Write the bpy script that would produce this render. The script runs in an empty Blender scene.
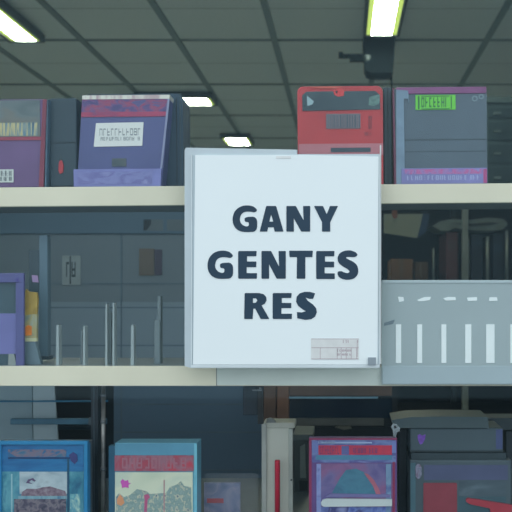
import bpy, bmesh, math, random
from mathutils import Vector

C = bpy.context.scene.collection
F = 800.0; CX = 342.0; CY = 290.0; EYE = 1.5
def P(x, y, d):
    return Vector(((x-CX)*d/F, d, EYE+(CY-y)*d/F))
def lin(c):
    c /= 255.0
    return c/12.92 if c <= .04045 else ((c+.055)/1.055)**2.4
def L(rgb, k=1.0):
    return tuple(min(.95, lin(v)*k) for v in rgb)+(1,)

# ---------------------------------------------------------------- materials
MATS = {}
def mat(name, rgb, rough=.5, k=1.0, var=.12, scale=14, metal=0, spec=.4, bump=0):
    if name in MATS: return MATS[name]
    m = bpy.data.materials.new(name); m.use_nodes = True
    nt = m.node_tree; b = nt.nodes['Principled BSDF']
    b.inputs['Roughness'].default_value = rough
    b.inputs['Metallic'].default_value = metal
    b.inputs['Specular IOR Level'].default_value = spec
    tc = nt.nodes.new('ShaderNodeTexCoord'); n = nt.nodes.new('ShaderNodeTexNoise')
    n.inputs['Scale'].default_value = scale; n.inputs['Detail'].default_value = 4
    nt.links.new(tc.outputs['Object'], n.inputs['Vector'])
    r = nt.nodes.new('ShaderNodeValToRGB')
    c = L(rgb, k)
    r.color_ramp.elements[0].position = .3; r.color_ramp.elements[1].position = .7
    r.color_ramp.elements[0].color = tuple(v*(1-var) for v in c[:3])+(1,)
    r.color_ramp.elements[1].color = tuple(min(.95, v*(1+var)) for v in c[:3])+(1,)
    nt.links.new(n.outputs['Fac'], r.inputs['Fac'])
    nt.links.new(r.outputs['Color'], b.inputs['Base Color'])
    if bump:
        bp = nt.nodes.new('ShaderNodeBump'); bp.inputs['Strength'].default_value = bump
        bp.inputs['Distance'].default_value = .002
        nt.links.new(n.outputs['Fac'], bp.inputs['Height']); nt.links.new(bp.outputs['Normal'], b.inputs['Normal'])
    MATS[name] = m
    return m
def prnt(name, cols, scale=(30, 30, 30), rough=.4, detail=3, k=1.0, dist=.6, lo=.3, hi=.7):
    """blurry printed artwork: noise through a several-colour ramp"""
    if name in MATS: return MATS[name]
    m = bpy.data.materials.new(name); m.use_nodes = True
    nt = m.node_tree; b = nt.nodes['Principled BSDF']; b.inputs['Roughness'].default_value = rough
    tc = nt.nodes.new('ShaderNodeTexCoord'); mp = nt.nodes.new('ShaderNodeMapping')
    mp.inputs['Scale'].default_value = scale
    n = nt.nodes.new('ShaderNodeTexNoise'); n.inputs['Scale'].default_value = 1
    n.inputs['Detail'].default_value = detail; n.inputs['Distortion'].default_value = dist
    r = nt.nodes.new('ShaderNodeValToRGB')
    nt.links.new(tc.outputs['Object'], mp.inputs['Vector']); nt.links.new(mp.outputs['Vector'], n.inputs['Vector'])
    e = r.color_ramp.elements
    while len(e) < len(cols): e.new(.5)
    for i, c in enumerate(cols):
        e[i].position = lo+(hi-lo)*i/(len(cols)-1); e[i].color = L(c, k)
    nt.links.new(n.outputs['Fac'], r.inputs['Fac']); nt.links.new(r.outputs['Color'], b.inputs['Base Color'])
    MATS[name] = m
    return m
def emit(name, col, s):
    m = bpy.data.materials.new(name); m.use_nodes = True
    nt = m.node_tree; nt.nodes.clear()
    e = nt.nodes.new('ShaderNodeEmission'); e.inputs[0].default_value = col+(1,); e.inputs[1].default_value = s
    o = nt.nodes.new('ShaderNodeOutputMaterial'); nt.links.new(e.outputs[0], o.inputs[0]); return m
def clear(name, tint, refl, rough=.02, body=0.0, bodycol=(.8, .85, .9), gcol=(1, 1, 1)):
    """thin clear sheet: see-through, slightly glossy, with an optional milky body"""
    m = bpy.data.materials.new(name); m.use_nodes = True
    nt = m.node_tree; nt.nodes.clear()
    t = nt.nodes.new('ShaderNodeBsdfTransparent'); t.inputs[0].default_value = tint+(1,)
    g = nt.nodes.new('ShaderNodeBsdfGlossy'); g.inputs['Roughness'].default_value = rough; g.inputs[0].default_value = gcol+(1,)
    mx = nt.nodes.new('ShaderNodeMixShader'); mx.inputs[0].default_value = refl
    o = nt.nodes.new('ShaderNodeOutputMaterial')
    src = t
    if body:
        d = nt.nodes.new('ShaderNodeBsdfDiffuse'); d.inputs[0].default_value = bodycol+(1,)
        m2 = nt.nodes.new('ShaderNodeMixShader'); m2.inputs[0].default_value = body
        nt.links.new(t.outputs[0], m2.inputs[1]); nt.links.new(d.outputs[0], m2.inputs[2]); src = m2
    nt.links.new(src.outputs[0], mx.inputs[1]); nt.links.new(g.outputs[0], mx.inputs[2])
    nt.links.new(mx.outputs[0], o.inputs[0]); return m

# ---------------------------------------------------------------- mesh helpers
def add_box(bm, a, b, bev=0.0, seg=2):
    x0, x1 = sorted((a[0], b[0])); y0, y1 = sorted((a[1], b[1])); z0, z1 = sorted((a[2], b[2]))
    v = [bm.verts.new((x, y, z)) for x in (x0, x1) for y in (y0, y1) for z in (z0, z1)]
    q = [(0,1,3,2), (4,6,7,5), (0,4,5,1), (2,3,7,6), (0,2,6,4), (1,5,7,3)]
    fs = [bm.faces.new([v[i] for i in f]) for f in q]
    if bev:
        es = list({e for f in fs for e in f.edges})
        bmesh.ops.bevel(bm, geom=es, offset=bev, segments=seg, affect='EDGES', profile=.5)
    return bm
def pbox(x0, y0, x1, y1, d, t, bev=0.0, bm=None):
    """box whose FRONT face covers the given photo rectangle at distance d, t deep"""
    bm = bm or bmesh.new()
    a = P(x0, y0, d); b = P(x1, y1, d)
    return add_box(bm, (a.x, d, a.z), (b.x, d+t, b.z), bev)
def ppoly(pts, d, t, bm=None, tilt=0.0):
    """prism from an outline (photo coordinates) at distance d"""
    bm = bm or bmesh.new()
    fr = []; bk = []
    for (x, y) in pts:
        p = P(x, y, d)
        fr.append(bm.verts.new(p)); bk.append(bm.verts.new(p+Vector((0, t, 0))))
    n = len(pts)
    bm.faces.new(fr); bm.faces.new(bk[::-1])
    for i in range(n):
        j = (i+1) % n
        bm.faces.new([fr[j], fr[i], bk[i], bk[j]])
    return bm
def tube(pts, r, bm=None, n=12):
    bm = bm or bmesh.new(); rings = []
    for i, p in enumerate(pts):
        p = Vector(p)
        dr = (Vector(pts[min(i+1, len(pts)-1)])-Vector(pts[max(i-1, 0)])).normalized()
        u = dr.cross(Vector((0, 1, 0)) if abs(dr.y) < .9 else Vector((1, 0, 0))).normalized(); w = dr.cross(u)
        rr = r[i] if isinstance(r, (list, tuple)) else r
        rings.append([bm.verts.new(p+rr*(math.cos(2*math.pi*k/n)*u+math.sin(2*math.pi*k/n)*w)) for k in range(n)])
    for a, b in zip(rings, rings[1:]):
        for k in range(n):
            bm.faces.new([a[k], a[(k+1) % n], b[(k+1) % n], b[k]])
    bm.faces.new(rings[0][::-1]); bm.faces.new(rings[-1])
    return bm
def rrect(x0, y0, x1, y1, r, n=5, corners='1234'):
    """rounded rectangle outline; corners 1 top-left 2 top-right 3 bottom-right 4 bottom-left"""
    out = []
    for c, (cx, cy, a0, px, py) in zip('1234', ((x0+r, y0+r, 180, x0, y0), (x1-r, y0+r, 270, x1, y0), (x1-r, y1-r, 0, x1, y1), (x0+r, y1-r, 90, x0, y1))):
        if c in corners:
            for i in range(n+1):
                a = math.radians(a0+90*i/n); out.append((cx+r*math.cos(a), cy+r*math.sin(a)))
        else: out.append((px, py))
    return out
def scribble(x0, y0, x1, y1, d, n, seed, t=.0004, bm=None, w=.26):
    """a row of small unreadable characters"""
    bm = bm or bmesh.new(); rnd = random.Random(seed)
    cw = (x1-x0)/n; h = y1-y0; s = cw*w
    for i in range(n):
        a = x0+i*cw; b = a+cw*.74
        if rnd.random() < .85: pbox(a, y0, a+s, y1, d, t, bm=bm)
        if rnd.random() < .5: pbox(b-s, y0, b, y1, d, t, bm=bm)
        for yy in (y0, (y0+y1)/2-h*.08, y1-h*.16):
            if rnd.random() < .5: pbox(a+s, yy, b-s, yy+h*.16, d, t, bm=bm)
    return bm
def origin_of(o):
    while o.parent: o = o.parent
    return Vector(o.location)
def obj(name, bm, m, parent=None, smooth=False):
    bmesh.ops.recalc_face_normals(bm, faces=bm.faces[:])
    off = origin_of(parent) if parent else Vector((0, 0, 0))
    if parent is None:
        lo = Vector((min(v.co[i] for v in bm.verts) for i in range(3))); hi = Vector((max(v.co[i] for v in bm.verts) for i in range(3)))
        off = Vector(((lo.x+hi.x)/2, (lo.y+hi.y)/2, lo.z))
    for v in bm.verts: v.co -= off
    me = bpy.data.meshes.new(name); bm.to_mesh(me); bm.free()
    o = bpy.data.objects.new(name, me); C.objects.link(o); me.materials.append(m)
    if smooth:
        for p in me.polygons: p.use_smooth = True
    if parent: o.parent = parent
    else: o.location = off
    return o
def tag(o, label, cat, group=None):
    o['label'] = label; o['category'] = cat
    if group: o['group'] = group
    return o
def thing(name, label, cat, loc, group=None):
    o = bpy.data.objects.new(name, None); C.objects.link(o); o.empty_display_size = .05
    o.location = loc; return tag(o, label, cat, group)
def struct(name, bm, m, parent=None):
    o = obj(name, bm, m, parent)
    o['kind'] = 'structure'; return o
def B(a, b, bev=0, bm=None): return add_box(bm or bmesh.new(), a, b, bev)

# ---------------------------------------------------------------- the setting
GY = 1.545                      # outer face of the window glass
SF = 1.58                       # front of the shelves
WX0, WX1, WZ0, WZ1 = -1.30, 1.0, .75, 2.62
RX0, RX1, RY1, H = -4.6, 3.6, 9.6, 3.0
UT, UB = P(0, 186.5, SF).z, P(0, 205.8, SF).z
LT, LB = P(0, 366.3, SF).z, P(0, 386, SF).z
BT = P(0, 546, SF).z            # deck below the frame

m_floor = mat('floor_vinyl', (185, 190, 190), .35, scale=3)
m_ceil = mat('ceiling_tile', (218, 228, 230), .9, scale=60, var=.05)
m_grid = mat('ceiling_bar', (128, 144, 148), .6, var=.05)
m_wall = mat('wall_paint', (150, 164, 166), .85, scale=2, var=.05)
m_front = mat('facade_render', (150, 150, 145), .9, scale=9)
m_pave = mat('paving', (120, 122, 125), .9, scale=5, bump=.4)
struct('floor', B((RX0, 1.6, -.1), (RX1, RY1, 0)), m_floor)
struct('wall_back', B((RX0, RY1, 0), (RX1, RY1+.15, H)), m_wall)
struct('wall_left', B((RX0-.15, 1.45, 0), (RX0, RY1+.15, H)), m_wall)
struct('wall_right', B((RX1, 1.45, 0), (RX1+.15, RY1+.15, H)), m_wall)
bm = B((RX0, 1.45, 0), (WX0, 1.6, H)); B((WX1, 1.45, 0), (RX1, 1.6, H), bm=bm)
B((WX0, 1.45, 0), (WX1, 1.6, WZ0), bm=bm); B((WX0, 1.45, WZ1), (WX1, 1.6, H), bm=bm)
struct('wall_front', bm, m_front)
struct('pavement', B((-9, -8, -.1), (8, 1.6, 0)), m_pave)
c_ = struct('ceiling', B((RX0, 1.45, H), (RX1, RY1+.15, H+.1)), m_ceil)
bm = bmesh.new()
for x in (-4.5, -3.9, -3.32, -2.71, -2.12, -1.555, -.985, -.405, .21, .865, 1.46, 2.06, 2.66, 3.26):
    B((x-.018, 1.6, H-.012), (x+.018, RY1, H), bm=bm)
struct('trim_1', bm, m_grid)
bm = bmesh.new(); y = 1.70
while y < RY1:
    B((RX0, y-.012, H-.008), (RX1, y+.012, H), bm=bm)
    B((RX0, y+.50, H-.001), (RX1, y+.504, H), bm=bm); y += 1.03
struct('trim_2', bm, m_grid)
# window frame, pane, side cheeks and deck
m_frame = mat('window_frame_metal', (150, 155, 155), .35, metal=.7)
bm = bmesh.new()
for a, b in (((WX0, 1.5, WZ0), (WX0+.05, 1.575, WZ1)), ((WX1-.05, 1.5, WZ0), (WX1, 1.575, WZ1)),
             ((WX0+.05, 1.5, WZ0), (WX1-.05, 1.575, WZ0+.05)), ((WX0+.05, 1.5, WZ1-.05), (WX1-.05, 1.575, WZ1))):
    B(a, b, .003, bm)
w1 = struct('window_1', bm, m_frame)
m_pane = clear('shop_window_glass', (.97, .99, .99), .014, gcol=(.55, .86, 1.0))
p_ = struct('window_pane', B((WX0+.05, GY, WZ0+.05), (WX1-.05, GY+.006, WZ1-.05)), m_pane, w1)
m_cheek = mat('display_cheek', (140, 146, 146), .7)
struct('trim_3', B((WX0, 1.575, WZ0), (WX0+.03, 2.1, WZ1)), m_cheek)
struct('trim_4', B((WX1-.03, 1.575, WZ0), (WX1, 2.1, WZ1)), m_cheek)
struct('trim_5', B((WX0+.03, SF, BT-.04), (WX1-.03, 2.15, BT)), mat('deck_board', (110, 118, 122), .6))

# ---------------------------------------------------------------- shelves
m_cream = mat('cream_laminate', (226, 220, 198), .45, var=.05, scale=6)
m_board = mat('slate_laminate', (112, 124, 130), .5, var=.08)
def shelf(name, label, zt, zb, dep):
    cx = (WX0+WX1)/2
    t = thing(name, label, 'shelf', (cx, SF, zb))
    obj('board', B((WX0+.03, SF+.012, zb+.004), (WX1-.03, SF+dep, zt)), m_board, t)
    obj('front_edging', B((WX0+.03, SF, zb), (WX1-.03, SF+.012, zt), .0012), m_cream, t)
    return t
shelf('display_shelf', 'cream edged upper shelf passing behind the top of the white sign', UT, UB, .17)
s2 = shelf('display_shelf', 'cream edged lower shelf directly under the bottom edge of the white sign', LT, LB, .20)
# joint and pale film over the middle of the lower edging
obj('price_channel', pbox(217, 367.2, 383, 385.2, SF-.002, .002), mat('pale_blue_film', (206, 214, 208), .35, var=.04), s2)
obj('edging_joint', pbox(216.2, 366.6, 217, 385.8, SF-.0012, .0012), mat('joint_grey', (120, 130, 128), .6), s2)

# ---------------------------------------------------------------- the sign
m_paper = mat('sign_paper', (230, 244, 248), .55, k=1.0, var=.015, scale=3)
m_acr = mat('clear_acrylic_edge', (186, 204, 212), .2, var=.1, scale=8)
m_ink = mat('navy_ink', (26, 58, 80), .45, var=.12, scale=9)
SD = GY-.018
sg = thing('sign_holder', 'square white GANY GENTES RES sign in a pale acrylic holder on the glass', 'sign', P(282, 368, SD))
sc = 1.0
obj('back_plate', ppoly([(184.6, 150), (186, 147.6), (297, 149.6), (297, 154.2), (379.6, 154), (380, 367), (379, 368), (191, 368), (184.6, 366)], SD+.006, .0115), m_acr, sg)
obj('edge_sheet', pbox(380, 145, 381.2, 364, SD+.008, .0095), mat('sheet_edge_white', (206, 216, 218), .3, var=.04), sg)
obj('paper', ppoly([(195.2, 155), (297, 155), (378.5, 156.5), (377.5, 364.5), (193, 364.5)], SD+.004, .002), m_paper, sg)
bm = bmesh.new()
pbox(190.6, 364.8, 379.5, 368, SD+.0035, .0025, .0006, bm)
pbox(378.6, 154.6, 380, 364.8, SD+.0035, .0025, .0006, bm); pbox(190.6, 154.6, 192.2, 364.8, SD+.0035, .0025, .0006, bm)
obj('rim', bm, mat('acrylic_rim', (200, 216, 222), .25, var=.06), sg)
obj('corner_clip', pbox(368, 357.5, 376, 365, SD-.0005, .004, .0005), mat('clip_grey', (140, 156, 166), .4), sg)
obj('corner_clip', pbox(276, 156, 291, 158.6, SD+.0032, .0008, .0002), mat('clip_pale', (218, 226, 228), .3), sg)
lb = obj('price_sticker', pbox(311, 338.5, 359, 359.5, SD+.0032, .0008), mat('sticker_paper', (212, 219, 220), .6, var=.05, scale=60), sg)
bm = bmesh.new()
for yy in (338.6, 347.5, 358.6): pbox(311.5, yy, 358.5, yy+.5, SD+.003, .0002, bm=bm)
for xx in (320, 337, 341, 346, 351, 356.5): pbox(xx, 348, xx+.45, 359, SD+.003, .0002, bm=bm)
scribble(343, 340, 349, 343, SD+.003, 3, 5, .0002, bm)
scribble(337, 349.5, 352, 351.5, SD+.003, 6, 8, .0002, bm); scribble(337, 353.5, 352, 355.5, SD+.003, 6, 9, .0002, bm)
scribble(357, 340, 358.8, 357, SD+.003, 1, 3, .0002, bm)
obj('sticker_print', bm, mat('faded_red_ink', (165, 150, 160), .6), lb)
G = {
 'G': ([[(188,92),(182,80),(165,66),(135,60),(105,62),(75,75),(52,100),(42,135),(45,170),(60,198),(85,214),(115,220),(188,217),(188,127),(114,130),(114,158),(139,160),(139,182),(125,187),(105,180),(90,165),(85,145),(90,120),(103,104),(125,97),(150,98),(172,103)]], 1),
 'S': ([[(443,85),(430,68),(400,57),(365,60),(338,75),(327,100),(332,128),(355,148),(385,165),(397,178),(388,189),(365,184),(350,176),(330,178),(327,192),(335,210),(355,222),(385,227),(420,220),(440,200),(446,175),(440,145),(420,125),(390,110),(374,101),(380,95),(400,96),(425,97)]], 1),
 's': ([[(452,80),(440,113),(418,113),(395,106),(408,125),(440,148),(458,170),(462,195),(452,220),(430,235),(395,240),(345,230),(343,193),(372,195),(396,188),(375,175),(350,155),(338,130),(342,100),(360,80),(390,71),(420,71)]], 0),
 'E': ([[(218,62),(322,62),(320,92),(268,92),(268,122),(320,122),(320,154),(266,154),(266,188),(324,188),(323,220),(218,220)]], 0),
 'N': ([[(262,47),(302,47),(335,108),(333,47),(363,47),(363,155),(325,155),(293,98),(294,155),(262,155)]], 0),
 'A': ([[(176,47),(218,47),(250,155),(212,155),(208,137),(184,137),(180,155),(148,155)], [(197,82),(206,113),(189,113)]], 0),
 'Y': ([[(380,47),(418,47),(434,82),(448,47),(482,47),(449,115),(449,155),(414,155),(414,115)]], 0),
 'T': ([[(52,62),(187,62),(184,98),(144,98),(144,220),(95,220),(97,98),(55,98)]], 0),
 'R': ([[(28,78),(115,78),(142,85),(158,102),(160,122),(150,142),(130,153),(177,235),(125,235),(92,172),(80,172),(76,235),(25,235)], [(78,110),(96,110),(105,122),(96,136),(78,138)]], 0)}
def chaikin(p, q):
    o = []
    for i in range(len(p)):
        a = Vector(p[i]); b = Vector(p[(i+1) % len(p)]); o += [tuple(a.lerp(b, q)), tuple(a.lerp(b, 1-q))]
    return o
def letter(ch, x0, y0, x1, y1):
    loops, smooth = G[ch]
    xs = [p[0] for p in loops[0]]; ys = [p[1] for p in loops[0]]
    ax, bx_, ay, by = min(xs), max(xs), min(ys), max(ys)
    cu = bpy.data.curves.new('letter', 'CURVE'); cu.dimensions = '2D'; cu.fill_mode = 'BOTH'; cu.extrude = .0004
    for lp in loops:
        lp = chaikin(lp, .22 if smooth else .035)
        if smooth: lp = chaikin(lp, .2)
        s = cu.splines.new('POLY'); s.points.add(len(lp)-1); s.use_cyclic_u = True
        for i, (px, py) in enumerate(lp):
            q = P(x0+(px-ax)/(bx_-ax)*(x1-x0), y0+(py-ay)/(by-ay)*(y1-y0), SD+.004)
            s.points[i].co = (q.x, q.z, 0, 1)
    t = bpy.data.objects.new('letter', cu); C.objects.link(t)
    dg = bpy.context.evaluated_depsgraph_get(); me = bpy.data.meshes.new_from_object(t.evaluated_get(dg))
    bm = bmesh.new(); bm.from_mesh(me)
    for v in bm.verts: v.co = Vector((v.co.x, SD+.0036+v.co.z, v.co.y))
    bpy.data.objects.remove(t); bpy.data.curves.remove(cu); bpy.data.meshes.remove(me)
    obj('letter', bm, m_ink, sg)
for a in (('G', 232.5, 205.3, 257.2, 232.2), ('A', 259.7, 206, 283.6, 231.6), ('N', 286.4, 206, 310.2, 231.6), ('Y', 314, 206, 338, 231.6),
          ('G', 207.4, 250.5, 233.1, 279), ('E', 238.2, 251, 257, 278.7), ('N', 261.5, 251, 285.8, 278.7), ('T', 289.1, 250.7, 312.9, 278.7), ('E', 316.2, 251, 334.8, 279), ('S', 337.4, 250.2, 358.5, 280),
          ('R', 244.2, 293, 269.4, 319), ('E', 272.7, 293, 292, 319), ('s', 296.1, 291.8, 316.8, 319.9)):
    letter(*a)

# ---------------------------------------------------------------- grey slotted panel on the right
m_slot = mat('slotted_grey_sheet', (162, 176, 180), .45, var=.03, scale=5)
m_wh = mat('white_strip', (236, 244, 246), .5, var=.02)
pd = SF-.012
sp = thing('slotted_panel', 'grey slotted price panel covering the lower shelf edge right of the white sign', 'panel', P(450, 384.5, pd))
obj('sheet', ppoly(rrect(381.5, 280, 566, 384.5, 1.5), pd, .004), m_slot, sp)
obj('lower_lip', pbox(382.5, 366, 566, 384, pd-.002, .002, .0006), mat('lip_grey', (165, 181, 188), .4, var=.03), sp)
obj('upper_lip', pbox(382.5, 280.2, 566, 283, pd-.0015, .0015, .0005), mat('lip_pale', (178, 192, 198), .35, var=.03), sp)
for (a, b) in ((395.8, 401.2), (417.2, 422.2), (441.4, 446.4), (465.2, 471.4), (486.2, 494.6), (510.3, 516), (534, 539)):
    obj('slot', pbox(a, 324.3, b, 363, pd-.0012, .0012, .0004), m_wh, sp)
for pts in ([(398, 296.6), (403.5, 297), (404, 301), (399, 302)], [(417, 300), (424, 297.2), (431, 296.8), (430, 300), (424, 301), (419, 301.3)],
            [(443, 298.4), (448, 297), (455.5, 297), (456, 300.2), (446, 300.6)], [(467, 297.6), (477, 297), (477, 300.6), (468, 301)],
            [(489.6, 297.2), (497, 297.2), (497.6, 300.8), (489, 301)]):
    obj('slot', ppoly(pts, pd-.001, .001), m_wh, sp)
obj('stain', ppoly([(384, 323), (395, 319.5), (393, 324), (384, 326)], pd-.0006, .0006), mat('smudge', (112, 128, 138), .6), sp)

# ---------------------------------------------------------------- upper shelf, left to right
D1 = SF+.02
# 1 purple box with a picture window
t = thing('toy_box', 'purple boxed toy with a picture window and red right edge, far left of upper shelf', 'box', P(5, 186.5, D1))
obj('carton', pbox(-40, 98.5, 43.5, 186.4, D1, .055, .001), mat('plum_card', (108, 84, 128), .4, var=.2, scale=9), t)
obj('side_panel', ppoly([(47.3, 99), (49, 99), (46.2, 186.4), (44.6, 186.4)], D1-.001, .056), mat('teal_card', (72, 98, 120), .4, var=.2, scale=40), t)
obj('red_edge', ppoly([(43.6, 98.5), (47.3, 98.8), (43.4, 186.4), (38.6, 186.4)], D1-.003, .005), mat('wine_card', (128, 58, 78), .4, var=.15), t)
pw = obj('picture_window', pbox(-40, 99.5, 40.5, 136, D1-.0012, .0012), prnt('window_art', [(82, 98, 104), (100, 114, 118), (110, 112, 108), (92, 106, 112)], (12, 12, 30)), t)
obj('pack_art', pbox(-40, 122, 38, 135, D1-.002, .0008), prnt('stripe_art', [(60, 110, 130), (120, 140, 140), (190, 180, 130), (92, 130, 150), (60, 84, 110)], (110, 5, 8), lo=.35, hi=.65, dist=0), pw)
obj('red_band', pbox(-40, 136, 41.5, 139.5, D1-.0016, .0016), mat('rose_card', (150, 66, 88), .4), t)
l_ = obj('barcode_label', pbox(-4, 168.5, 13.5, 181.5, D1-.0015, .0015), mat('label_white', (200, 208, 206), .6, var=.03), t)
obj('label_print', scribble(-3, 170, 13, 175, D1-.0019, 8, 2, bm=scribble(-3, 176, 13, 180, D1-.0019, 8, 12)), mat('grey_ink', (90, 100, 108), .6), l_)

# 2 dark case with red tag
t = thing('storage_case', 'plain dark slate case with a red hanging tag between two purple boxes', 'case', P(62, 186.5, D1+.01))
m_dk = mat('dark_slate_plastic', (50, 68, 80), .5, var=.12, scale=5)
obj('body', pbox(49.5, 97.5, 77, 186.4, D1+.012, .07, .003), m_dk, t)
obj('lid_seam', pbox(50, 141.6, 76.5, 142.6, D1+.0112, .001), mat('seam_dark', (34, 46, 54), .6), t)
tg = obj('tag', ppoly([(60, 160), (62, 160), (63.4, 165), (63, 172), (60, 173.5), (58.6, 170), (59, 163)], D1+.0095, .0025), mat('red_tag', (176, 58, 68), .4), t)
obj('tag_cord', tube([P(61.5, 155, D1+.011), P(61.2, 160.5, D1+.0105)], .0005), mat('cord_grey', (96, 108, 108), .6), tg)

# 3 dark rounded case
t = thing('carry_case', 'dark charcoal case with rounded top corner standing behind the purple pack', 'case', P(130, 186.5, D1+.045))
obj('shell', ppoly(rrect(84, 94, 183.5, 186.4, 7, 6, '12'), D1+.045, .075), mat('charcoal_fabric', (54, 74, 92), .7, var=.1, scale=6), t)
obj('side_seam', pbox(176.5, 98, 177.6, 186, D1+.0443, .001), mat('seam_dark', (34, 46, 54)), t)
obj('zip', pbox(180, 94.2, 181.3, 186, D1+.0443, .001), mat('zip_grey', (62, 78, 88)), t)

# purple leaning pack
t = thing('toy_pack', 'blue purple pack with white lettered label leaning against the dark rounded case', 'box', P(120, 186.5, D1))
def q3(x0, x1, y0, y1):      # slanted card: left edge 83@95 -> 77@187, right edge 170@95 -> 162@187
    f = lambda y: (y-96)/90.0
    l = lambda y, u: (83-6*f(y))+u*((170-8*f(y))-(83-6*f(y)))
    return [(l(y0, x0), y0), (l(y0, x1), y0), (l(y1, x1), y1), (l(y1, x0), y1)]
obj('carton', ppoly(q3(0, 1, 97.5, 186.4), D1+.004, .038), mat('indigo_card', (84, 90, 138), .4, var=.12, scale=8), t)
obj('top_flap', ppoly([(83, 95.2), (170.5, 95.2), (170, 99.2), (83, 99.2)], D1+.002, .038), prnt('flap_card', [(206, 206, 198), (222, 220, 210), (186, 160, 166), (216, 214, 204)], (60, 5, 5)), t)
obj('banner', ppoly(q3(0, .985, 99.2, 112), D1+.0028, .0012), prnt('banner_art', [(70, 62, 116), (98, 74, 128), (150, 66, 100), (84, 80, 132)], (38, 10, 75), lo=.38, hi=.66), t)
obj('red_stripe', ppoly(q3(0, .985, 112, 116.8), D1+.0026, .0014), prnt('red_stripe_art', [(176, 62, 98), (156, 58, 96), (112, 60, 108)], (25, 10, 50)), t)
obj('right_edge', ppoly([(168.3, 99.2), (170.4, 99.2), (162.2, 169), (160.2, 169)], D1+.0024, .0016), mat('lilac_edge', (140, 146, 178), .3), t)
l_ = obj('paper_label', ppoly([(96.5, 123), (144, 122.4), (142.5, 146), (94, 146.6)], D1+.0026, .0014), mat('label_pale', (222, 226, 224), .6, var=.03), t)
obj('label_lettering', scribble(100, 128.5, 142, 135.5, D1+.0022, 11, 41, bm=scribble(101, 137, 141, 140.5, D1+.0022, 14, 42, w=.16), w=.12), mat('slate_ink', (138, 148, 154), .6), l_)
obj('badge', pbox(112, 158.5, 126.5, 166.5, D1+.0028, .0012), prnt('badge_art', [(52, 66, 80), (70, 84, 90), (92, 90, 92)], (60, 10, 60)), t)
fl = obj('front_tray', ppoly([(73.6, 169), (161.5, 169), (160.4, 186.4), (73.8, 186.4)], D1-.004, .009), mat('lilac_card', (122, 126, 184), .35, var=.14, scale=20), t)
obj('tray_print', pbox(78, 171.5, 152, 184, D1-.0046, .0006), prnt('lilac_art', [(112, 118, 174), (126, 130, 184), (104, 104, 164), (136, 140, 190)], (30, 10, 60)), fl)

# 4 red pack behind the sign
D4 = D1+.005
t = thing('toy_pack', 'red rounded pack with dark visor window partly hidden behind the white sign', 'box', P(340, 186.5, D4))
m_red = mat('red_card', (180, 64, 70), .4, var=.15, scale=10)
obj('carton', ppoly(rrect(298, 88, 383.5, 186.4, 6, 6, '12'), D4, .07), m_red, t)
w_ = obj('visor_window', ppoly([(303, 112.5), (302.8, 97), (307, 93.2), (376, 93), (380.5, 97), (381, 111.5)], D4-.0014, .0014), prnt('visor_art', [(38, 58, 70), (50, 70, 80), (66, 86, 94)], (14, 10, 18)), t)
obj('highlight', ppoly([(307.6, 97), (311, 100), (314.5, 103), (313, 106), (308, 107.5)], D4-.002, .0006), mat('pale_print', (150, 178, 186), .4), w_)
obj('highlight', ppoly([(370, 99), (380.5, 96.5), (380.5, 105), (375, 108), (369, 107)], D4-.002, .0006), prnt('leaf_print', [(60, 90, 96), (96, 130, 124), (110, 140, 140)], (80, 10, 80)), w_)
em = obj('emblem', ppoly([(334, 92), (340, 89.5), (345, 92.5), (344.5, 97.5), (339, 98.6), (335, 96.4)], D4-.0022, .0008), mat('bright_red', (208, 72, 76), .4), t)
obj('emblem_eye', ppoly([(336, 93.2), (338, 92.3), (338.6, 94), (337, 95.6)], D4-.0026, .0004), mat('emblem_dark', (60, 50, 60), .4), em)
obj('rim_highlight', ppoly([(310, 88.6), (330, 87.9), (345, 88.8), (336, 90.3), (320, 90)], D4-.0018, .0018), mat('coral_print', (200, 96, 84), .4), t)
l_ = obj('barcode_label', pbox(326.5, 115.6, 361, 130.5, D4-.0014, .0014), mat('label_grey', (124, 116, 124), .5), t)
bm = bmesh.new(); rr = random.Random(4); x = 327.3
while x < 360: 
    w = rr.choice((.5, .9, 1.5)); pbox(x, 116.4, min(x+w, 360.6), 129.8, D4-.0018, .0004, bm=bm); x += w+rr.choice((.6, 1, 1.4))
obj('barcode', bm, mat('bar_ink', (82, 92, 104), .5), l_)
obj('side_lettering', scribble(0, 0, 1, 1, 1, 1, 1) if False else scribble(369, 118, 374, 131, D4-.0006, 2, 9, .0006, scribble(365, 134, 373, 138, D4-.0006, 3, 10, .0006)), mat('dark_red_ink', (120, 58, 70), .5), t)
b_ = obj('bottom_band', pbox(299, 145.5, 383.5, 157, D4-.0018, .0018), mat('pink_band', (182, 118, 128), .4, var=.1), t)
obj('dark_bar', pbox(331, 149.6, 371, 154, D4-.0024, .0006), mat('band_dark', (64, 78, 90), .4), b_)
t = thing('storage_case', 'narrow dark slate case squeezed between red pack and clear fronted box', 'case', P(388, 186.5, D4+.02))
obj('body', pbox(384, 89, 392, 186.4, D4+.02, .08, .002), mat('slate_grey_case', (62, 78, 86), .5), t)
obj('edge_strip', pbox(387.8, 89.5, 388.8, 186.2, D4+.0192, .001), mat('seam_dark', (34, 46, 54)), t)

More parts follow.
